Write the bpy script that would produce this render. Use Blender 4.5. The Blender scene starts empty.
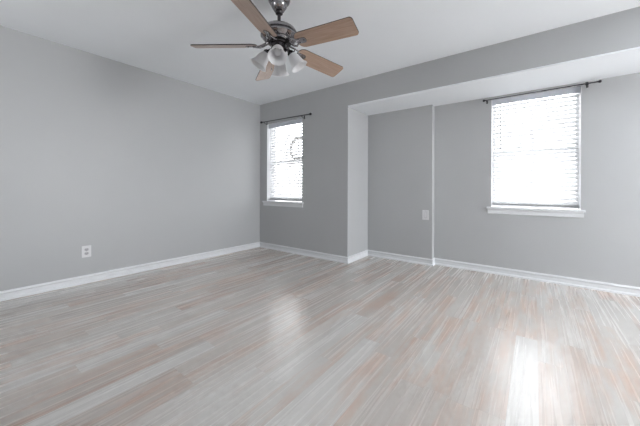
import bpy, bmesh, math, random
from mathutils import Matrix, Vector
R = math.radians
PI = math.pi
scene = bpy.context.scene
COL = scene.collection
random.seed(7)

# ------------------------------------------------------------------ camera
cam_d = bpy.data.cameras.new('camera')
cam = bpy.data.objects.new('camera', cam_d)
COL.objects.link(cam)
cam_d.sensor_width = 36.0
cam_d.lens = 283.69 / 640 * 36.0
cam_d.shift_y = -(213.0 - 188.42) / 640
cam_d.clip_start = 0.05
cam.matrix_world = (Matrix.Translation((0, 0, 1.0081)) @ Matrix.Rotation(0.6477, 4, 'Z')
                    @ Matrix.Rotation(PI / 2, 4, 'X') @ Matrix.Rotation(0.0035, 4, 'Z'))
scene.camera = cam

# ------------------------------------------------------------------ world: bright hazy sky over pale sunlit ground
SKY = 6.5
world = bpy.data.worlds.new('world')
scene.world = world
world.use_nodes = True
wt = world.node_tree
wt.nodes.clear()
w_out = wt.nodes.new('ShaderNodeOutputWorld')
w_bg = wt.nodes.new('ShaderNodeBackground')
w_tc = wt.nodes.new('ShaderNodeTexCoord')
w_sep = wt.nodes.new('ShaderNodeSeparateXYZ')
w_map = wt.nodes.new('ShaderNodeMapRange')
w_ramp = wt.nodes.new('ShaderNodeValToRGB')
w_map.inputs['From Min'].default_value = -0.15
w_map.inputs['From Max'].default_value = 0.15
w_ramp.color_ramp.elements[0].color = (1.0, 0.985, 0.96, 1)     # sunlit pale ground
w_ramp.color_ramp.elements[1].color = (0.985, 0.993, 1.0, 1)     # bright overcast sky
w_bg.inputs['Strength'].default_value = SKY
wt.links.new(w_tc.outputs['Generated'], w_sep.inputs[0])
wt.links.new(w_sep.outputs['Z'], w_map.inputs['Value'])
wt.links.new(w_map.outputs[0], w_ramp.inputs[0])
wt.links.new(w_ramp.outputs[0], w_bg.inputs['Color'])
wt.links.new(w_bg.outputs[0], w_out.inputs[0])

# ------------------------------------------------------------------ exposure
vs = scene.view_settings
vs.view_transform = 'Standard'
vs.look = 'None'
vs.gamma = 1.0
vs.use_curve_mapping = False
vs.exposure = 0.27

# ------------------------------------------------------------------ dimensions (metres)
H = 2.44
XL, XE, XJ, XR = -3.7737, -2.0085, -1.0715, 4.20
YB, YJ, YA, YR = 3.2734, 3.8531, 3.9507, -1.15
ZA = 2.1114
BH = 0.0865
TH = 0.20
W1 = (-3.598, -2.816, 0.785, 2.085)
W2 = (-0.417, 0.381, 0.785, 2.085)
W5 = (-3.10, -2.30, 0.80, 2.08)        # unseen window added behind the viewer to light the left side
W3 = (1.45, 2.95, 0.95, 2.06)  # unseen window added further along the recess to let light in
W4 = (1.75, 3.15, 0.40, 2.06)          # along Y, unseen window added in the right wall for light

def portal(name, loc, rot, sx, sy):
    d = bpy.data.lights.new(name, 'AREA')
    d.shape = 'RECTANGLE'
    d.size, d.size_y = sx, sy
    d.cycles.is_portal = True
    o = bpy.data.objects.new(name, d)
    COL.objects.link(o)
    o.location = loc
    o.rotation_euler = rot
    return o
portal('daylight_left_window', ((W1[0] + W1[1]) / 2, YB + TH + 0.02, 1.435), (-PI / 2, 0, 0), 0.80, 1.32)
portal('daylight_right_window', ((W2[0] + W2[1]) / 2, YA + TH + 0.02, 1.435), (-PI / 2, 0, 0), 0.82, 1.32)
portal('daylight_added_third_window', ((W3[0] + W3[1]) / 2, YA + TH + 0.02, (W3[2] + W3[3]) / 2), (-PI / 2, 0, 0), W3[1] - W3[0], W3[3] - W3[2])  # this portal and the next two serve the added unseen windows
portal('daylight_added_fourth_window', (XR + 0.22, (W4[0] + W4[1]) / 2, (W4[2] + W4[3]) / 2), (PI / 2, 0, PI / 2), W4[1] - W4[0], W4[3] - W4[2])
portal('daylight_added_rear_window', ((W5[0] + W5[1]) / 2, YR - 0.22, (W5[2] + W5[3]) / 2), (PI / 2, 0, 0), W5[1] - W5[0], W5[3] - W5[2])

def fill_light(name, loc, rot, sx, sy, watts, col):
    d = bpy.data.lights.new(name, 'AREA')
    d.shape = 'RECTANGLE'
    d.size, d.size_y = sx, sy
    d.energy = watts
    d.color = col
    o = bpy.data.objects.new(name, d)
    COL.objects.link(o)
    o.location = loc
    o.rotation_euler = rot
    return o
# area lights added outside the unseen windows to brighten the room
fill_light('fill_light_third_window', ((W3[0] + W3[1]) / 2, YA + TH + 0.06, (W3[2] + W3[3]) / 2), (-PI / 2, 0, 0), 1.4, 1.0, 30, (0.99, 0.995, 1.0))
g3 = fill_light('upward_fill_third_window', ((W3[0] + W3[1]) / 2 + 0.15, YA + TH + 0.9, 0.1), (-PI / 2 - R(40), 0, 0), 2.2, 1.0, 1250, (0.985, 0.992, 1.0))  # added lamp aimed upward to lift the ceiling
g3.data.spread = R(110)
fill_light('fill_light_fourth_window', (XR + 0.26, (W4[0] + W4[1]) / 2, (W4[2] + W4[3]) / 2), (PI / 2, 0, PI / 2), 1.35, 1.6, 150, (0.985, 0.99, 1.0))

# ------------------------------------------------------------------ materials
def new_mat(name):
    m = bpy.data.materials.new(name)
    m.use_nodes = True
    nt = m.node_tree
    return m, nt, nt.nodes['Principled BSDF']

def simple(name, col, rough=0.5, metal=0.0, spec=0.5, var=0.0, scale=12.0, bump=0.0, bscale=300.0, coat=0.0):
    m, nt, b = new_mat(name)
    b.inputs['Roughness'].default_value = rough
    b.inputs['Metallic'].default_value = metal
    b.inputs['Specular IOR Level'].default_value = spec
    b.inputs['Coat Weight'].default_value = coat
    tc = nt.nodes.new('ShaderNodeTexCoord')
    nz = nt.nodes.new('ShaderNodeTexNoise')
    nz.inputs['Scale'].default_value = scale
    nz.inputs['Detail'].default_value = 4
    nt.links.new(tc.outputs['Object'], nz.inputs['Vector'])
    rp = nt.nodes.new('ShaderNodeValToRGB')
    rp.color_ramp.elements[0].position = 0.3
    rp.color_ramp.elements[1].position = 0.7
    rp.color_ramp.elements[0].color = tuple(c * (1 - var) for c in col) + (1,)
    rp.color_ramp.elements[1].color = tuple(min(1, c * (1 + var)) for c in col) + (1,)
    nt.links.new(nz.outputs[0], rp.inputs[0])
    nt.links.new(rp.outputs[0], b.inputs['Base Color'])
    if bump:
        n2 = nt.nodes.new('ShaderNodeTexNoise')
        n2.inputs['Scale'].default_value = bscale
        n2.inputs['Detail'].default_value = 3
        nt.links.new(tc.outputs['Object'], n2.inputs['Vector'])
        bp = nt.nodes.new('ShaderNodeBump')
        bp.inputs['Strength'].default_value = bump
        bp.inputs['Distance'].default_value = 0.002
        nt.links.new(n2.outputs[0], bp.inputs['Height'])
        nt.links.new(bp.outputs[0], b.inputs['Normal'])
    return m

M_WALL = simple('grey_wall_paint', (0.425, 0.433, 0.440), rough=0.42, spec=0.45, var=0.012, scale=2.0, bump=0.12, bscale=70)
M_CEIL = simple('white_ceiling_paint', (0.84, 0.87, 0.90), rough=0.75, spec=0.3, var=0.006, scale=3.0, bump=0.12, bscale=90)
M_TRIM = simple('white_trim_paint', (0.70, 0.715, 0.735), rough=0.32, spec=0.5, var=0.006, scale=6)
M_VINYL = simple('white_vinyl', (0.82, 0.83, 0.85), rough=0.35, var=0.006, scale=8)
M_SLAT = simple('white_blind_slats', (0.84, 0.845, 0.86), rough=0.4, var=0.01, scale=6)
def slat_mat():
    m = simple('white_translucent_blind_slats', (0.85, 0.855, 0.865), rough=0.4, var=0.01, scale=6)
    nt = m.node_tree
    tr = nt.nodes.new('ShaderNodeBsdfTranslucent')
    tr.inputs['Color'].default_value = (0.86, 0.87, 0.88, 1)
    mx = nt.nodes.new('ShaderNodeMixShader')
    mx.inputs[0].default_value = 0.34
    nt.links.new(nt.nodes['Principled BSDF'].outputs[0], mx.inputs[1])
    nt.links.new(tr.outputs[0], mx.inputs[2])
    nt.links.new(mx.outputs[0], nt.nodes['Material Output'].inputs[0])
    return m
M_SLATS = slat_mat()
M_VAL = simple('shaded_white_valance', (0.58, 0.605, 0.66), rough=0.4, var=0.01, scale=6)  # white valance; its backlit shade is mixed into this grey-blue
M_CORD = simple('white_cord', (0.75, 0.76, 0.78), rough=0.7, var=0.03, scale=90)
M_WAND = simple('clear_grey_plastic', (0.55, 0.56, 0.58), rough=0.25, var=0.03, scale=60)
M_BLACK = simple('black_iron', (0.012, 0.012, 0.015), rough=0.38, spec=0.5, var=0.2, scale=60)
M_PLATE = simple('white_plastic', (0.66, 0.66, 0.67), rough=0.3, var=0.006, scale=60)
M_SOCK = simple('pale_grey_socket_plastic', (0.40, 0.40, 0.41), rough=0.35, var=0.01, scale=60)
M_SLOT = simple('dark_socket_slots', (0.06, 0.06, 0.06), rough=0.6, var=0.1, scale=60)
M_CHROME = simple('polished_nickel', (0.30, 0.29, 0.30), rough=0.10, metal=1.0, var=0.05, scale=20)
M_CHROMED = simple('dark_antique_nickel', (0.07, 0.066, 0.07), rough=0.16, metal=1.0, var=0.1, scale=30)  # darker nickel for downrod, switch housing and lamp arms
M_TWIG = simple('dry_twigs', (0.42, 0.39, 0.37), rough=0.8, var=0.35, scale=60)
M_SCREW = simple('steel_screw', (0.5, 0.5, 0.5), rough=0.3, metal=1.0, var=0.05, scale=90)

def wood_mat():
    m, nt, b = new_mat('light_walnut_blade')
    b.inputs['Roughness'].default_value = 0.34
    b.inputs['Specular IOR Level'].default_value = 0.6
    b.inputs['Coat Weight'].default_value = 0.5
    b.inputs['Coat Roughness'].default_value = 0.25
    tc = nt.nodes.new('ShaderNodeTexCoord')
    mp = nt.nodes.new('ShaderNodeMapping')
    mp.inputs['Scale'].default_value = (3, 45, 45)
    nz = nt.nodes.new('ShaderNodeTexNoise')
    nz.inputs['Scale'].default_value = 2.0
    nz.inputs['Detail'].default_value = 6
    rp = nt.nodes.new('ShaderNodeValToRGB')
    rp.color_ramp.elements[0].position = 0.3
    rp.color_ramp.elements[1].position = 0.75
    rp.color_ramp.elements[0].color = (0.33, 0.215, 0.155, 1)
    rp.color_ramp.elements[1].color = (0.47, 0.335, 0.255, 1)
    nt.links.new(tc.outputs['Object'], mp.inputs[0])
    nt.links.new(mp.outputs[0], nz.inputs['Vector'])
    nt.links.new(nz.outputs[0], rp.inputs[0])
    nt.links.new(rp.outputs[0], b.inputs['Base Color'])
    return m
M_WOOD = wood_mat()
M_EDGE = simple('dark_blade_edge', (0.025, 0.017, 0.014), rough=0.45, var=0.1, scale=40)

def frosted_mat():
    m, nt, b = new_mat('frosted_white_glass')
    b.inputs['Base Color'].default_value = (0.86, 0.86, 0.87, 1)
    b.inputs['Roughness'].default_value = 0.28
    tr = nt.nodes.new('ShaderNodeBsdfTranslucent')
    tr.inputs['Color'].default_value = (0.85, 0.85, 0.86, 1)
    tc = nt.nodes.new('ShaderNodeTexCoord')
    nz = nt.nodes.new('ShaderNodeTexNoise')
    nz.inputs['Scale'].default_value = 25
    mr = nt.nodes.new('ShaderNodeMapRange')
    mr.inputs['To Min'].default_value = 0.40
    mr.inputs['To Max'].default_value = 0.60
    mx = nt.nodes.new('ShaderNodeMixShader')
    nt.links.new(tc.outputs['Object'], nz.inputs['Vector'])
    nt.links.new(nz.outputs[0], mr.inputs['Value'])
    nt.links.new(mr.outputs[0], mx.inputs[0])
    nt.links.new(b.outputs[0], mx.inputs[1])
    nt.links.new(tr.outputs[0], mx.inputs[2])
    nt.links.new(mx.outputs[0], nt.nodes['Material Output'].inputs[0])
    return m
M_FROST = frosted_mat()

def pane_mat():
    m, nt, b = new_mat('window_glass')
    t = nt.nodes.new('ShaderNodeBsdfTransparent')
    t.inputs['Color'].default_value = (0.96, 0.965, 0.970, 1)
    g = nt.nodes.new('ShaderNodeBsdfGlossy')
    g.inputs['Roughness'].default_value = 0.02
    f = nt.nodes.new('ShaderNodeFresnel')
    f.inputs['IOR'].default_value = 1.3
    mx = nt.nodes.new('ShaderNodeMixShader')
    nt.links.new(f.outputs[0], mx.inputs[0])
    nt.links.new(t.outputs[0], mx.inputs[1])
    nt.links.new(g.outputs[0], mx.inputs[2])
    nt.links.new(mx.outputs[0], nt.nodes['Material Output'].inputs[0])
    return m
M_GLASS = pane_mat()

def floor_mat():
    """whitewashed strip laminate, strips run along Y"""
    m, nt, b = new_mat('whitewashed_plank_floor')
    N, L = nt.nodes, nt.links
    def math_(op, a, c=None):
        n = N.new('ShaderNodeMath')
        n.operation = op
        for i, v in enumerate((a, c)):
            if v is None:
                continue
            if isinstance(v, (int, float)):
                n.inputs[i].default_value = v
            else:
                L.new(v, n.inputs[i])
        return n.outputs[0]
    geo = N.new('ShaderNodeTexCoord')
    sep = N.new('ShaderNodeSeparateXYZ')
    L.new(geo.outputs['Object'], sep.inputs[0])
    X, Y = sep.outputs['X'], sep.outputs['Y']
    sx = math_('DIVIDE', math_('ADD', X, 20.02), 0.1165)
    row = math_('FLOOR', sx)
    fx = math_('FRACT', sx)
    wn = N.new('ShaderNodeTexWhiteNoise')
    wn.noise_dimensions = '1D'
    L.new(row, wn.inputs['W'])
    ylen = 0.95
    sy = math_('ADD', math_('DIVIDE', math_('ADD', Y, 20.0), ylen), math_('MULTIPLY', wn.outputs['Value'], 7.0))
    brd = math_('FLOOR', sy)
    fy = math_('FRACT', sy)
    cid = N.new('ShaderNodeCombineXYZ')
    L.new(row, cid.inputs[0])
    L.new(brd, cid.inputs[1])
    wc = N.new('ShaderNodeTexWhiteNoise')
    wc.noise_dimensions = '3D'
    L.new(cid.outputs[0], wc.inputs['Vector'])
    base = N.new('ShaderNodeValToRGB')
    cr = base.color_ramp
    cr.elements[0].position = 0.0
    cr.elements[0].color = (0.455, 0.415, 0.385, 1)
    cr.elements[1].position = 1.0
    cr.elements[1].color = (0.585, 0.57, 0.55, 1)
    for pos, c in ((0.3, (0.51, 0.475, 0.445)), (0.7, (0.54, 0.52, 0.495))):
        e = cr.elements.new(pos)
        e.color = c + (1,)
    L.new(wc.outputs['Value'], base.inputs[0])
    # per-board offset of the grain
    off = N.new('ShaderNodeVectorMath')
    off.operation = 'MULTIPLY_ADD'
    off.inputs[1].default_value = (9.0, 9.0, 9.0)
    L.new(wc.outputs['Color'], off.inputs[0])
    L.new(geo.outputs['Object'], off.inputs[2])
    def grain(scale, detail, rough=0.6):
        mp = N.new('ShaderNodeMapping')
        mp.inputs['Scale'].default_value = scale
        L.new(off.outputs[0], mp.inputs[0])
        nz = N.new('ShaderNodeTexNoise')
        nz.inputs['Scale'].default_value = 1.0
        nz.inputs['Detail'].default_value = detail
        nz.inputs['Roughness'].default_value = rough
        L.new(mp.outputs[0], nz.inputs['Vector'])
        return nz.outputs[0]
    def ramp(v, a, c):
        mr = N.new('ShaderNodeMapRange')
        mr.inputs['From Min'].default_value = a
        mr.inputs['From Max'].default_value = c
        L.new(v, mr.inputs['Value'])
        return mr.outputs[0]
    def mix(fac, a, c, mode='MIX'):
        n = N.new('ShaderNodeMix')
        n.data_type = 'RGBA'
        n.blend_type = mode
        for s, v in ((n.inputs[0], fac), (n.inputs[6], a), (n.inputs[7], c)):
            if isinstance(v, tuple):
                s.default_value = v
            elif isinstance(v, (int, float)):
                s.default_value = v
            else:
                L.new(v, s)
        return n.outputs[2]
    # pink-tan heartwood showing through the whitewash on part of the boards
    sepc = N.new('ShaderNodeSeparateColor')
    L.new(wc.outputs['Color'], sepc.inputs[0])
    pinkness = ramp(sepc.outputs[1], 0.15, 0.65)
    cloud = ramp(grain((14, 2.2, 1), 4, 0.6), 0.42, 0.62)
    streak = ramp(grain((40, 1.3, 1), 4, 0.6), 0.35, 0.65)
    pf = math_('MULTIPLY', math_('MULTIPLY', pinkness, cloud), math_('ADD', math_('MULTIPLY', streak, 0.5), 0.5))
    c1 = mix(math_('MULTIPLY', pf, 0.78), base.outputs[0], (0.48, 0.325, 0.25, 1))
    fine = ramp(grain((60, 1.0, 1), 3, 0.5), 0.25, 0.75)
    c2 = mix(math_('MULTIPLY', fine, 0.02), c1, (0.34, 0.305, 0.285, 1))
    pale = ramp(grain((30, 1.3, 1), 3, 0.6), 0.45, 0.70)
    c3 = mix(math_('MULTIPLY', pale, 0.24), c2, (0.66, 0.65, 0.635, 1))
    # joints
    ex = math_('MINIMUM', fx, math_('SUBTRACT', 1.0, fx))
    ey = math_('MINIMUM', fy, math_('SUBTRACT', 1.0, fy))
    jx = math_('LESS_THAN', ex, 0.010)
    jy = math_('LESS_THAN', ey, 0.0018)
    j = math_('MAXIMUM', jx, jy)
    c4 = mix(math_('MULTIPLY', j, 0.20), c3, (0.25, 0.225, 0.21, 1))
    L.new(c4, b.inputs['Base Color'])
    b.inputs['Roughness'].default_value = 0.27
    L.new(math_('ADD', math_('MULTIPLY', fine, 0.04), 0.25), b.inputs['Roughness'])
    b.inputs['Specular IOR Level'].default_value = 1.0
    bp = N.new('ShaderNodeBump')
    bp.inputs['Strength'].default_value = 0.02
    bp.inputs['Distance'].default_value = 0.001
    L.new(math_('SUBTRACT', 1.0, j), bp.inputs['Height'])
    L.new(bp.outputs[0], b.inputs['Normal'])
    return m
M_FLOOR = floor_mat()

# ------------------------------------------------------------------ mesh helpers
def box(bm, x0, x1, y0, y1, z0, z1, bev=0.0, mi=0):
    vs_ = [bm.verts.new((x, y, z)) for x in (x0, x1) for y in (y0, y1) for z in (z0, z1)]
    idx = ((0, 1, 3, 2), (4, 6, 7, 5), (0, 4, 5, 1), (2, 3, 7, 6), (0, 2, 6, 4), (1, 5, 7, 3))
    fs = [bm.faces.new([vs_[i] for i in f]) for f in idx]
    for f in fs:
        f.material_index = mi
    if bev:
        es = list({e for f in fs for e in f.edges})
        bmesh.ops.bevel(bm, geom=es, offset=bev, segments=2, profile=0.5, affect='EDGES')
    return vs_

def loft(bm, rings, close=True, cap=True):
    """rings: lists of equal length of points"""
    vr = [[bm.verts.new(p) for p in r] for r in rings]
    n = len(vr[0])
    for a, c in zip(vr, vr[1:]):
        for i in range(n if close else n - 1):
            k = (i + 1) % n
            bm.faces.new((a[i], a[k], c[k], c[i]))
    if cap:
        bm.faces.new(list(reversed(vr[0])))
        bm.faces.new(vr[-1])
    return vr

def tube(bm, pts, r, n=10, cap=True):
    pts = [Vector(p) for p in pts]
    rad = r if isinstance(r, (list, tuple)) else [r] * len(pts)
    rings = []
    ref = None
    for i, p in enumerate(pts):
        d = (pts[min(i + 1, len(pts) - 1)] - pts[max(i - 1, 0)]).normalized()
        if ref is None:
            ref = Vector((0, 0, 1)) if abs(d.z) < 0.9 else Vector((1, 0, 0))
        u = d.cross(ref).normalized()
        v = u.cross(d).normalized()
        ref = v
        rings.append([p + rad[i] * (math.cos(t) * u + math.sin(t) * v) for t in (2 * PI * k / n for k in range(n))])
    loft(bm, rings, cap=cap)

def lathe(bm, prof, n=40, mat=None, cap=True):
    """prof: (radius, z) list; mat places it"""
    mat = mat or Matrix.Identity(4)
    rings = [[mat @ Vector((r * math.cos(2 * PI * k / n), r * math.sin(2 * PI * k / n), z)) for k in range(n)] for r, z in prof]
    loft(bm, rings, cap=cap)

def sphere(bm, c, r, seg=20):
    bmesh.ops.create_uvsphere(bm, u_segments=seg, v_segments=seg // 2, radius=r, matrix=Matrix.Translation(c))

def finish(name, bm, mats, parent=None, smooth=False, ang=35):
    bmesh.ops.recalc_face_normals(bm, faces=bm.faces[:])
    me = bpy.data.meshes.new(name)
    bm.to_mesh(me)
    bm.free()
    for m in (mats if isinstance(mats, (list, tuple)) else [mats]):
        me.materials.append(m)
    o = bpy.data.objects.new(name, me)
    COL.objects.link(o)
    if parent is not None:
        o.parent = parent
    if smooth:
        me.shade_smooth()
        me.set_sharp_from_angle(angle=R(ang))
    return o

def thing(name, label, cat, loc, group=None, rot=0.0):
    o = bpy.data.objects.new(name, None)
    o.empty_display_size = 0.1
    COL.objects.link(o)
    o.location = loc
    o.rotation_euler = (0, 0, rot)
    o['label'] = label
    o['category'] = cat
    if group:
        o['group'] = group
    return o

def structure(o, label, cat):
    o['kind'] = 'structure'
    o['label'] = label
    o['category'] = cat
    return o

def copy_tree(o, parent=None):
    c = o.copy()
    COL.objects.link(c)
    if parent is not None:
        c.parent = parent
    for ch in list(o.children):
        copy_tree(ch, c)
    return c

def struct_boxes(name, boxes, mat, label, cat):
    bm = bmesh.new()
    for b_ in boxes:
        box(bm, *b_)
    return structure(finish(name, bm, mat), label, cat)

# ------------------------------------------------------------------ room shell
XO = XR + 0.20
struct_boxes('floor', [(XL - 0.12, XO, YR - 0.12, YA + TH, -0.12, 0)], M_FLOOR,
             'whitewashed grey and pink wood strip floor', 'floor')
struct_boxes('ceiling', [(XL - 0.12, XO, YR - 0.12, YB + 0.14, H, H + 0.12)], M_CEIL,
             'white painted main ceiling above the fan', 'ceiling')
struct_boxes('wall_left', [(XL - 0.12, XL, YR - 0.12, YB + TH, 0, H)], M_WALL,
             'long plain grey wall on the left with the outlet', 'wall')
def wall_with_hole(name, x0, x1, y0, y1, z0, z1, w, label):
    return struct_boxes(name, [(x0, w[0], y0, y1, z0, z1), (w[1], x1, y0, y1, z0, z1),
                               (w[0], w[1], y0, y1, z0, w[2]), (w[0], w[1], y0, y1, w[3], z1)], M_WALL, label, 'wall')
wall_with_hole('wall_back', XL, XE, YB, YB + TH, 0, H, W1, 'grey wall around the small window beside the corner')
struct_boxes('wall_alcove_return', [(XE - 0.12, XE, YB + TH, YA + TH, 0, H)], M_WALL,
             'narrow grey side wall at the left end of the recess', 'wall')
struct_boxes('wall_alcove_left', [(XE, XJ, YJ, YA + TH, 0, ZA)], M_WALL,
             'grey recess wall panel stepping forward, with the wall plate', 'wall')
struct_boxes('wall_alcove_right', [
    (XJ, W2[0], YA, YA + TH, 0, ZA), (W2[1], W3[0], YA, YA + TH, 0, ZA), (W3[1], XO, YA, YA + TH, 0, ZA),
    (W2[0], W2[1], YA, YA + TH, 0, W2[2]), (W2[0], W2[1], YA, YA + TH, W2[3], ZA),
    (W3[0], W3[1], YA, YA + TH, 0, W3[2]), (W3[0], W3[1], YA, YA + TH, W3[3], ZA)], M_WALL,
    'grey recess wall around the large right window', 'wall')
struct_boxes('wall_header', [(XE, XO, YB, YB + 0.12, ZA + 0.016, H)], M_WALL,
             'grey header wall above the opening of the recess', 'wall')
struct_boxes('ceiling_alcove', [(XE, XO, YB + 0.0015, YA + TH, ZA, ZA + 0.015)], M_CEIL,
             'low white ceiling of the recess under the header', 'ceiling')
struct_boxes('wall_right', [(XR, XO, YR, W4[0], 0, H), (XR, XO, W4[1], YA, 0, H), (XR, XO, W4[0], W4[1], 0, W4[2]),
                            (XR, XO, W4[0], W4[1], W4[3], H)], M_WALL, 'grey wall closing the room on the right', 'wall')
wall_with_hole('wall_rear', XL, XO, YR - 0.20, YR, 0, H, W5, 'grey wall behind the viewer')

# baseboards: profile swept along a straight run, mitred at both ends
PROF = ((0, 0), (0.021, 0), (0.021, 0.010), (0.018, 0.017), (0.0125, 0.022), (0.010, 0.0235), (0.0085, 0.058), (0.0105, 0.060), (0.0150, 0.066),
        (0.0165, 0.071), (0.0150, 0.076), (0.0095, 0.080), (0.0085, 0.0845), (0.0065, BH), (0, BH))
def baseboard(name, p0, p1, nrm, m0, m1, label):
    """p0->p1 on the wall line; nrm into the room; m0/m1 mitre: +1 inside corner, -1 outside corner, 0 square"""
    d = (Vector(p1) - Vector(p0)).normalized()
    bm = bmesh.new()
    ring = lambda p, s: [Vector(p) + Vector(nrm) * t + d * (s * t) + Vector((0, 0, z)) for t, z in PROF]
    loft(bm, [ring(p0, m0), ring(p1, -m1)])
    structure(finish(name, bm, M_TRIM), label, 'baseboard')
baseboard('baseboard_left', (XL, YR, 0), (XL, YB, 0), (1, 0, 0), 1, 1, 'white baseboard along the long left wall')
baseboard('baseboard_back', (XL, YB, 0), (XE, YB, 0), (0, -1, 0), 1, -1, 'white baseboard under the small window')
baseboard('baseboard_alcove_return', (XE, YB, 0), (XE, YJ, 0), (1, 0, 0), -1, 1, 'short white baseboard on the recess side wall')
baseboard('baseboard_alcove_left', (XE, YJ, 0), (XJ, YJ, 0), (0, -1, 0), 1, -1, 'white baseboard under the wall plate')
baseboard('baseboard_alcove_step', (XJ, YJ, 0), (XJ, YA, 0), (1, 0, 0), -1, 1, 'tiny white baseboard turning at the wall step')
baseboard('baseboard_alcove_right', (XJ, YA, 0), (XR, YA, 0), (0, -1, 0), 1, 1, 'white baseboard under the large right window')
baseboard('baseboard_right', (XR, YA, 0), (XR, YR, 0), (-1, 0, 0), 1, 1, 'white baseboard along the right wall')
baseboard('baseboard_rear', (XL, YR, 0), (XR, YR, 0), (0, 1, 0), 1, 1, 'white baseboard along the wall behind the viewer')

# ------------------------------------------------------------------ windows (recess liner, frame, two sashes, sill)
def make_window(name, w, yw, sill_x, label, depth=TH):
    x0, x1, z0, z1 = w
    root = bpy.data.objects.new(name, None)
    COL.objects.link(root)
    root.location = ((x0 + x1) / 2, yw, z0)
    structure(root, label, 'window')
    hw, hh = (x1 - x0) / 2, z1 - z0
    # white drywall returns lining the opening
    bm = bmesh.new()
    t = 0.004
    for b_ in ((-hw, -hw + t, 0.0005, depth, 0, hh), (hw - t, hw, 0.0005, depth, 0, hh), (-hw + t, hw - t, 0.0005, depth, hh - t, hh)):
        box(bm, *b_)
    finish('window_lining', bm, M_TRIM, root)
    hw -= t
    hh -= t
    # frame
    bm = bmesh.new()
    f, ya, yb = 0.008, 0.125, depth
    for b_ in ((-hw, -hw + f, ya, yb, 0.022, hh), (hw - f, hw, ya, yb, 0.022, hh),
               (-hw + f, hw - f, ya, yb, hh - f, hh), (-hw + f, hw - f, ya, yb, 0.022, 0.022 + f)):
        box(bm, *b_, 0.002)
    finish('window_frame', bm, M_VINYL, root)
    mid = hh / 2 - 0.001
    for sash_z0, sash_z1, y0 in ((0.022 + f, mid + 0.02, 0.135), (mid - 0.02, hh - f, 0.162)):
        bm = bmesh.new()
        s, d = 0.018, 0.024
        xa, xb = -hw + f, hw - f
        for b_ in ((xa, xa + s, y0, y0 + d, sash_z0, sash_z1), (xb - s, xb, y0, y0 + d, sash_z0, sash_z1),
                   (xa + s, xb - s, y0, y0 + d, sash_z1 - s, sash_z1), (xa + s, xb - s, y0, y0 + d, sash_z0, sash_z0 + s)):
            box(bm, *b_, 0.002)
        so = finish('window_sash', bm, M_VINYL, root)
        bm = bmesh.new()
        box(bm, xa + s - 0.004, xb - s + 0.004, y0 + 0.011, y0 + 0.015, sash_z0 + s - 0.004, sash_z1 - s + 0.004)
        finish('window_pane', bm, M_GLASS, so)
    # sill: stool board running into the recess, apron moulding below
    cx = root.location.x
    sa, sb = sill_x[0] - cx, sill_x[1] - cx
    bm = bmesh.new()
    box(bm, sa, sb, -0.032, 0.0, -0.012, 0.010, 0.004)
    box(bm, -hw, hw, -0.003, 0.126, -0.001, 0.010)
    finish('window_sill', bm, M_TRIM, root)
    bm = bmesh.new()
    prof = ((0, -0.070), (0.011, -0.070), (0.014, -0.062), (0.014, -0.030), (0.019, -0.022), (0.022, -0.0125), (0, -0.0125))
    loft(bm, [[(sa + 0.011, -p_, z) for p_, z in prof], [(sb - 0.011, -p_, z) for p_, z in prof]])
    finish('sill_apron', bm, M_TRIM, root)
    return root
make_window('window_1', W1, YB, (-3.682, -2.790), 'small double hung white window near the room corner')
make_window('window_2', W2, YA, (-0.461, 0.414), 'large bright double hung white window in the recess')
make_window('added_window_3', W3, YA, (1.40, 3.00), 'added unseen wide bare white window further right in the recess')
w5 = make_window('added_window_5', W5, 0.0, (W5[0] - 0.05, W5[1] + 0.05), 'added unseen bare white window in the wall behind the viewer')
w5.location = ((W5[0] + W5[1]) / 2, YR, W5[2])
w5.rotation_euler = (0, 0, PI)
w4 = make_window('added_window_4', W4, 0.0, (W4[0] - 0.05, W4[1] + 0.05), 'added unseen wide bare white window in the right wall')
w4.location = (XR, (W4[0] + W4[1]) / 2, W4[2])
w4.rotation_euler = (0, 0, -PI / 2)

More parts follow.
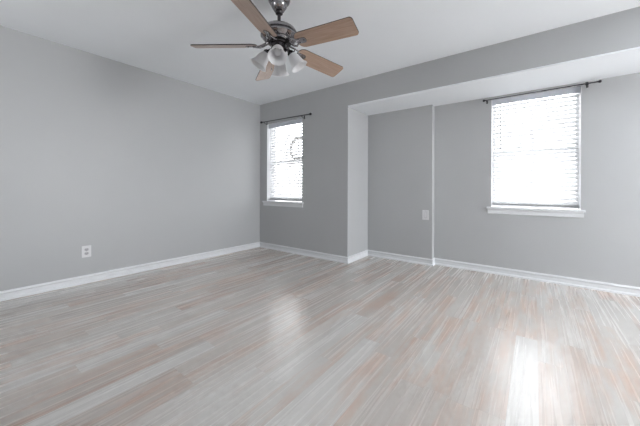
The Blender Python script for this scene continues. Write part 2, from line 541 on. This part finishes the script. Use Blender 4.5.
# ------------------------------------------------------------------ wood-look blinds
def make_blind(w, yw, label, wand_x, wand_len, tilt):
    x0, x1, z0, z1 = w
    root = thing('window_blind', label, 'blind', ((x0 + x1) / 2, yw + 0.080, z1 - 0.004), 'white slatted window blinds')
    hw = (x1 - x0) / 2 - 0.010
    bm = bmesh.new()
    box(bm, -hw - 0.004, hw + 0.004, -0.052, -0.042, -0.066, -0.001, 0.003)
    box(bm, -hw - 0.004, -hw + 0.004, -0.042, -0.005, -0.066, -0.001)
    box(bm, hw - 0.004, hw + 0.004, -0.042, -0.005, -0.066, -0.001)
    finish('valance', bm, M_VAL, root)
    bm = bmesh.new()
    box(bm, -hw, hw, -0.026, 0.026, -0.044, -0.002, 0.002)
    finish('headrail', bm, M_VINYL, root)
    # slats
    bm = bmesh.new()
    zt, zb, pitch = -0.082, -(z1 - z0) + 0.075, 0.0455
    n = int((zt - zb) / pitch) + 1
    a = R(tilt)
    def slat(z, ang):
        sec = []
        m = 6
        for side in (1, -1):
            for i in range(m + 1):
                u = (i / m * 2 - 1) * side
                y = u * 0.025
                h = (1 - u * u) * 0.0022 + side * 0.0014
                sec.append((y * math.cos(ang) - h * math.sin(ang), z + y * math.sin(ang) + h * math.cos(ang)))
        loft(bm, [[(-hw, y, zz) for y, zz in sec], [(hw, y, zz) for y, zz in sec]])
    for k in range(n):
        slat(zt - k * pitch, a)
    zl = -(z1 - z0) + 0.042
    for k in range(4):
        slat(zl + k * 0.0065, 0)
    finish('slat_panel', bm, M_SLATS, root, smooth=True, ang=50)
    bm = bmesh.new()
    box(bm, -hw, hw, -0.025, 0.025, zl - 0.021, zl - 0.0035, 0.003)
    finish('bottom_rail', bm, M_SLAT, root)
    for fx in (-0.72, 0.72):
        bm = bmesh.new()
        for y in (-0.0275, 0.0275):
            tube(bm, [(fx * hw, y, -0.046), (fx * hw, y, zl - 0.02)], 0.0010, 6)
        finish('ladder_cord', bm, M_CORD, root)
    bm = bmesh.new()
    wx = wand_x - (x0 + x1) / 2
    tube(bm, [(wx, -0.062, -0.055), (wx, -0.0625, -0.08), (wx, -0.063, -0.055 - wand_len)], [0.002, 0.0045, 0.0045], 8)
    tube(bm, [(wx, -0.0421, -0.050), (wx, -0.062, -0.055)], 0.002, 6)
    finish('tilt_wand', bm, M_WAND, root)
    return root
make_blind(W1, YB, 'white horizontal slat blind in the small window near the corner', -3.525, 0.55, 42)
make_blind(W2, YA, 'white horizontal slat blind in the large right window with tilt wand', -0.325, 0.57, 46)

# ------------------------------------------------------------------ curtain rods
def make_rod(xa, za, xb, zb, yw, label, brackets, rings, ball, r0, r1, drop):
    off = 0.062
    root = thing('curtain_rod', label, 'curtain rod', ((xa + xb) / 2, yw, (za + zb) / 2), 'black curtain rods above the windows')
    cx, cz = root.location.x, root.location.z
    P = lambda x: Vector((x - cx, -off, za + (zb - za) * (x - xa) / (xb - xa) - cz))
    bm = bmesh.new()
    xm = xa + (xb - xa) * 0.55
    tube(bm, [P(xa + 0.02), P(xm)], r1, 12)
    tube(bm, [P(xm - 0.01), P(xb - 0.02)], r0, 12)
    finish('rod_tube', bm, M_BLACK, root, smooth=True)
    for x, s in ((xa, 1), (xb, -1)):
        bm = bmesh.new()
        m = Matrix.Translation(P(x)) @ Matrix.Rotation(s * PI / 2, 4, 'Y')
        k = ball
        lathe(bm, [(0.001, -0.001), (0.55 * k, 0.0), (0.85 * k, 0.25 * k), (k, 0.8 * k), (0.85 * k, 1.4 * k), (0.5 * k, 1.75 * k),
                   (0.42 * k, 1.9 * k), (0.62 * k, 2.05 * k), (0.62 * k, 2.25 * k), (0.36 * k, 2.4 * k), (0.36 * k, 3.4 * k)], 20, m)
        finish('finial', bm, M_BLACK, root, smooth=True)
    for x in brackets:
        p = P(x)
        bm = bmesh.new()
        box(bm, p.x - 0.009, p.x + 0.009, -0.004, 0.0, p.z - drop - 0.012, p.z + 0.008, 0.001)
        tube(bm, [(p.x, -0.002, p.z - drop), (p.x, -0.03, p.z - drop), (p.x, -off, p.z - 0.016), (p.x, -off - 0.014, p.z - 0.004)], 0.004, 8)
        tube(bm, [(p.x, -off + 0.013, p.z - 0.016), (p.x, -off, p.z - 0.012), (p.x, -off - 0.013, p.z - 0.002)], 0.004, 8)
        finish('bracket', bm, M_BLACK, root, smooth=True)
    for x in rings:
        p = P(x)
        bm = bmesh.new()
        lathe(bm, [(0.006, -0.011), (0.014, -0.011), (0.016, -0.006), (0.016, 0.006), (0.014, 0.011), (0.006, 0.011)], 18,
              Matrix.Translation(p) @ Matrix.Rotation(PI / 2, 4, 'Y'))
        finish('collar', bm, M_BLACK, root, smooth=True)
    return root
make_rod(-3.690, 2.116, -2.593, 2.093, YB, 'black curtain rod with ball finials over the small window near the corner',
         (-3.60, -2.775), (), 0.019, 0.0075, 0.0065, 0.03)
make_rod(-0.499, 2.064, 0.522, 2.072, YA, 'thin black curtain rod above the large right window', (-0.46, 0.425), (0.415,), 0.0145, 0.0065, 0.005, 0.014)

# ------------------------------------------------------------------ wall plates
def plate_bm(wd, ht, th=0.006):
    bm = bmesh.new()
    box(bm, -wd / 2, wd / 2, -th, 0, -ht / 2, ht / 2, 0.003)
    return bm
def screw(bm, x, z, y):
    lathe(bm, [(0.0035, 0), (0.0035, 0.001), (0.0022, 0.0016)], 12, Matrix.Translation((x, y, z)) @ Matrix.Rotation(PI / 2, 4, 'X'))
t = thing('wall_outlet', 'white double power outlet low on the long left wall', 'outlet', (XL, 0.902, 0.334), rot=-PI / 2)
t.rotation_euler = (0, 0, PI / 2)
finish('cover_plate', plate_bm(0.080, 0.122), M_PLATE, t)
for s in (1, -1):
    bm = bmesh.new()
    prof = []
    for k in range(28):
        a = 2 * PI * k / 28
        prof.append((0.0178 * math.cos(a), max(-0.0135, min(0.0135, 0.0178 * math.sin(a)))))
    loft(bm, [[(x, -0.0055, s * 0.0205 + z) for x, z in prof], [(x, -0.0082, s * 0.0205 + z) for x, z in prof]])
    rc = finish('receptacle', bm, M_SOCK, t)
    bm = bmesh.new()
    for x, hgt in ((-0.0065, 0.0085), (0.0065, 0.007)):
        box(bm, x - 0.0012, x + 0.0012, -0.0087, -0.0080, s * 0.0205 - hgt / 2 + 0.003, s * 0.0205 + hgt / 2 + 0.003)
    lathe(bm, [(0.0026, 0), (0.0026, 0.0007)], 12, Matrix.Translation((0, -0.0080, s * 0.0205 - 0.0075)) @ Matrix.Rotation(PI / 2, 4, 'X'))
    finish('slots', bm, M_SLOT, rc)
bm = bmesh.new()
screw(bm, 0, 0, -0.0058)
finish('screw', bm, M_SCREW, t)

t = thing('wall_plate', 'white rectangular wall plate with inset panel on the stepped recess wall', 'wall plate', (-1.154, YJ, 0.660))
finish('cover_plate', plate_bm(0.084, 0.128), M_PLATE, t)
bm = bmesh.new()
box(bm, -0.0185, 0.0185, -0.0066, -0.005, -0.035, 0.035, 0.001)
fr = finish('insert_frame', bm, M_SOCK, t)
bm = bmesh.new()
box(bm, -0.0155, 0.0155, -0.0092, -0.006, -0.032, 0.032, 0.0015)
finish('insert_panel', bm, M_PLATE, fr)
for s in (1, -1):
    bm = bmesh.new()
    screw(bm, 0, s * 0.050, -0.0058)
    finish('screw', bm, M_SCREW, t)

# ------------------------------------------------------------------ ceiling fan
FX, FY = -1.537, 1.514
fan = thing('ceiling_fan', 'five blade wood and nickel ceiling fan with frosted glass lamp shades', 'ceiling fan', (FX, FY, H))
Z = lambda z: z - H
bm = bmesh.new()
lathe(bm, [(0.080, 0), (0.083, Z(2.434)), (0.083, Z(2.422)), (0.079, Z(2.417)), (0.080, Z(2.411)), (0.075, Z(2.402)), (0.066, Z(2.395)),
           (0.060, Z(2.393)), (0.062, Z(2.386)), (0.061, Z(2.378)), (0.055, Z(2.366)), (0.046, Z(2.354)), (0.040, Z(2.349)), (0.041, Z(2.345)),
           (0.034, Z(2.338)), (0.022, Z(2.336))], 48)
finish('canopy', bm, M_CHROME, fan, smooth=True, ang=40)
bm = bmesh.new()
lathe(bm, [(0.024, Z(2.340)), (0.030, Z(2.330)), (0.026, Z(2.318)), (0.013, Z(2.310)), (0.0125, Z(2.27)), (0.013, Z(2.215))], 28)
finish('downrod', bm, M_CHROMED, fan, smooth=True)
bm = bmesh.new()
lathe(bm, [(0.020, Z(2.245)), (0.034, Z(2.240)), (0.040, Z(2.226)), (0.066, Z(2.221)), (0.100, Z(2.212)), (0.122, Z(2.199)), (0.134, Z(2.182)),
           (0.1365, Z(2.170)), (0.130, Z(2.166)), (0.130, Z(2.158)), (0.1365, Z(2.154)), (0.1365, Z(2.146)), (0.128, Z(2.140)),
           (0.122, Z(2.130)), (0.104, Z(2.118)), (0.098, Z(2.114)), (0.094, Z(2.104)), (0.080, Z(2.100)), (0.030, Z(2.100))], 56)
mh = finish('motor_housing', bm, M_CHROME, fan, smooth=True, ang=30)
for r_, za, zb in ((0.1325, 2.1655, 2.1545), (0.0985, 2.2085, 2.2055), (0.108, 2.1215, 2.1165)):
    bm = bmesh.new()
    lathe(bm, [(r_ - 0.012, Z(za)), (r_, Z(za)), (r_ + 0.0005, Z((za + zb) / 2)), (r_, Z(zb)), (r_ - 0.012, Z(zb))], 56)
    finish('dark_band', bm, M_BLACK, mh, smooth=True, ang=30)
bm = bmesh.new()
lathe(bm, [(0.070, Z(2.101)), (0.074, Z(2.094)), (0.070, Z(2.088)), (0.058, Z(2.083)), (0.056, Z(2.060)), (0.060, Z(2.056)), (0.060, Z(2.050)),
           (0.052, Z(2.042)), (0.036, Z(2.026)), (0.028, Z(2.016)), (0.026, Z(2.008)), (0.016, Z(1.998)), (0.010, Z(1.990)), (0.002, Z(1.984))], 40)
finish('switch_housing', bm, M_CHROMED, fan, smooth=True, ang=30)

BZ, PITCH, R1 = 2.079, R(18.5), 0.628
def blade_outline():
    """half-widths along radius, rounded root and softened tip corners"""
    r0, r1 = 0.165, R1
    w0, w1 = 0.136, 0.146
    pts = []
    for k in range(9):                                  # rounded root
        a = PI / 2 * k / 8
        pts.append((r0 + 0.05 * (1 - math.cos(a)) , (w0 / 2) * (0.35 + 0.65 * math.sin(a))))
    pts.append((r1 - 0.026, w1 / 2 - 0.0008))
    for k in range(1, 7):
        a = PI / 2 * k / 6
        pts.append((r1 - 0.024 + 0.024 * math.sin(a), w1 / 2 - 0.024 * (1 - math.cos(a))))
    return pts
def build_blade():
    out = blade_outline()
    loop = out + [(r, -w) for r, w in reversed(out)]
    bm = bmesh.new()
    vr = loft(bm, [[(r, w, 0) for r, w in loop], [(r, w, 0.0075) for r, w in loop]])
    for f in bm.faces:
        f.material_index = 0 if len(f.verts) > 4 else 1
    bl = finish('blade', bm, [M_WOOD, M_EDGE], fan)
    # blade iron: arm out of the motor, scrolled ornament and a plate under the blade
    bm = bmesh.new()
    z = -0.002
    pl = []
    for k in range(24):
        a = 2 * PI * k / 24
        pl.append((0.205 + 0.043 * math.cos(a), (0.030 + 0.007 * math.cos(2 * a)) * math.sin(a)))
    loft(bm, [[(x, y, -0.0055) for x, y in pl], [(x * 1.0, y, -0.0005) for x, y in pl]])
    for s in (1, -1):
        tube(bm, [(0.072, 0.010 * s, 0.024), (0.092, 0.020 * s, 0.016), (0.118, 0.034 * s, 0.002), (0.145, 0.036 * s, -0.006),
                  (0.170, 0.020 * s, -0.005), (0.186, 0.010 * s, -0.004)], [0.007, 0.0075, 0.007, 0.006, 0.006, 0.005], 8)
        tube(bm, [(0.118, 0.034 * s, 0.002), (0.132, 0.016 * s, -0.001), (0.120, 0.004 * s, 0.001), (0.108, 0.012 * s, 0.004)], 0.0045, 8)
    tube(bm, [(0.068, 0, 0.024), (0.095, 0, 0.010), (0.125, 0, -0.004), (0.175, 0, -0.004)], [0.009, 0.008, 0.007, 0.006], 8)
    for x, y in ((0.190, 0.014), (0.190, -0.014), (0.228, 0)):
        sphere(bm, (x, y, -0.0055), 0.0055, 10)
    iron = finish('blade_iron', bm, M_CHROME, bl, smooth=True, ang=45)
    return bl
blade0 = build_blade()
for k in range(5):
    bl = blade0 if k == 0 else copy_tree(blade0, fan)
    a = R(5.7 + 72 * k)
    bl.matrix_local = (Matrix.Translation((0, 0, Z(BZ))) @ Matrix.Rotation(a, 4, 'Z') @ Matrix.Rotation(R(3.2), 4, 'Y')
                       @ Matrix.Rotation(-PITCH, 4, 'X'))

def build_lamp():
    """arm in local x-z plane; returns the arm with shade and bulb"""
    bm = bmesh.new()
    tube(bm, [(0.045, 0, Z(2.046)), (0.062, 0, Z(2.050)), (0.078, 0, Z(2.044)), (0.086, 0, Z(2.030))], 0.008, 10)
    tilt = R(33)
    m = Matrix.Translation((0.083, 0, Z(2.036))) @ Matrix.Rotation(PI - tilt, 4, 'Y')    # local +z points down and outwards
    lathe(bm, [(0.006, -0.008), (0.018, -0.004), (0.026, 0.006), (0.027, 0.022), (0.023, 0.024)], 24, m)
    arm = finish('lamp_arm', bm, M_CHROMED, fan, smooth=True, ang=40)
    bm = bmesh.new()
    prof = [(0.0235, 0.012), (0.026, 0.022), (0.034, 0.034), (0.041, 0.050), (0.045, 0.068), (0.048, 0.088), (0.053, 0.106), (0.061, 0.122), (0.068, 0.131)]
    inner = [(r - 0.003, z) for r, z in reversed(prof)]
    n = 40
    rings = [[m @ Vector((r * (1 + (0.02 * math.cos(10 * 2 * PI * k / n) if z > 0.1 else 0)) * math.cos(2 * PI * k / n),
                          r * (1 + (0.02 * math.cos(10 * 2 * PI * k / n) if z > 0.1 else 0)) * math.sin(2 * PI * k / n), z))
              for k in range(n)] for r, z in prof + inner]
    loft(bm, rings + [rings[0]], cap=False)
    bmesh.ops.remove_doubles(bm, verts=bm.verts[:], dist=1e-5)
    finish('lamp_shade', bm, M_FROST, arm, smooth=True, ang=60)
    bm = bmesh.new()
    lathe(bm, [(0.012, 0.018), (0.013, 0.034), (0.020, 0.050), (0.026, 0.068), (0.024, 0.084), (0.014, 0.095), (0.002, 0.099)], 20, m)
    finish('bulb', bm, M_FROST, arm, smooth=True)
    return arm
arm0 = build_lamp()
for k in range(4):
    ar = arm0 if k == 0 else copy_tree(arm0, fan)
    ar.rotation_euler = (0, 0, R(311 + 90 * k))
bm = bmesh.new()
for k in range(22):
    sphere(bm, (-0.058, -0.020, Z(2.052) - 0.006 * k), 0.0022, 6)
lathe(bm, [(0.001, 0), (0.004, -0.004), (0.005, -0.014), (0.003, -0.022)], 12, Matrix.Translation((-0.058, -0.020, Z(2.052) - 0.13)))
finish('pull_chain', bm, M_CHROME, fan, smooth=True)

# ------------------------------------------------------------------ wreath outside the small window
wr = thing('wreath', 'round twig wreath hanging outside the small window near the corner', 'wreath', (-3.095, YB + TH + 0.035, 1.657))
bm = bmesh.new()
rw = 0.18
for s in range(44):
    ph = random.random() * 2 * PI
    amp = random.uniform(0.004, 0.026)
    tw = random.choice((3, 4, 5, 7))
    dr = random.uniform(-0.018, 0.018)
    pts = []
    for k in range(49):
        a = 2 * PI * k / 48
        rr = rw + dr + amp * math.cos(tw * a + ph)
        pts.append((rr * math.cos(a), amp * 0.8 * math.sin(tw * a + ph), rr * math.sin(a)))
    tube(bm, pts, random.uniform(0.004, 0.008), 5, cap=False)
finish('twig_ring', bm, M_TWIG, wr)
bm = bmesh.new()
tube(bm, [(0, -0.006, rw), (0, -0.006, rw + 0.09)], 0.003, 6)
finish('hanger', bm, M_BLACK, wr)
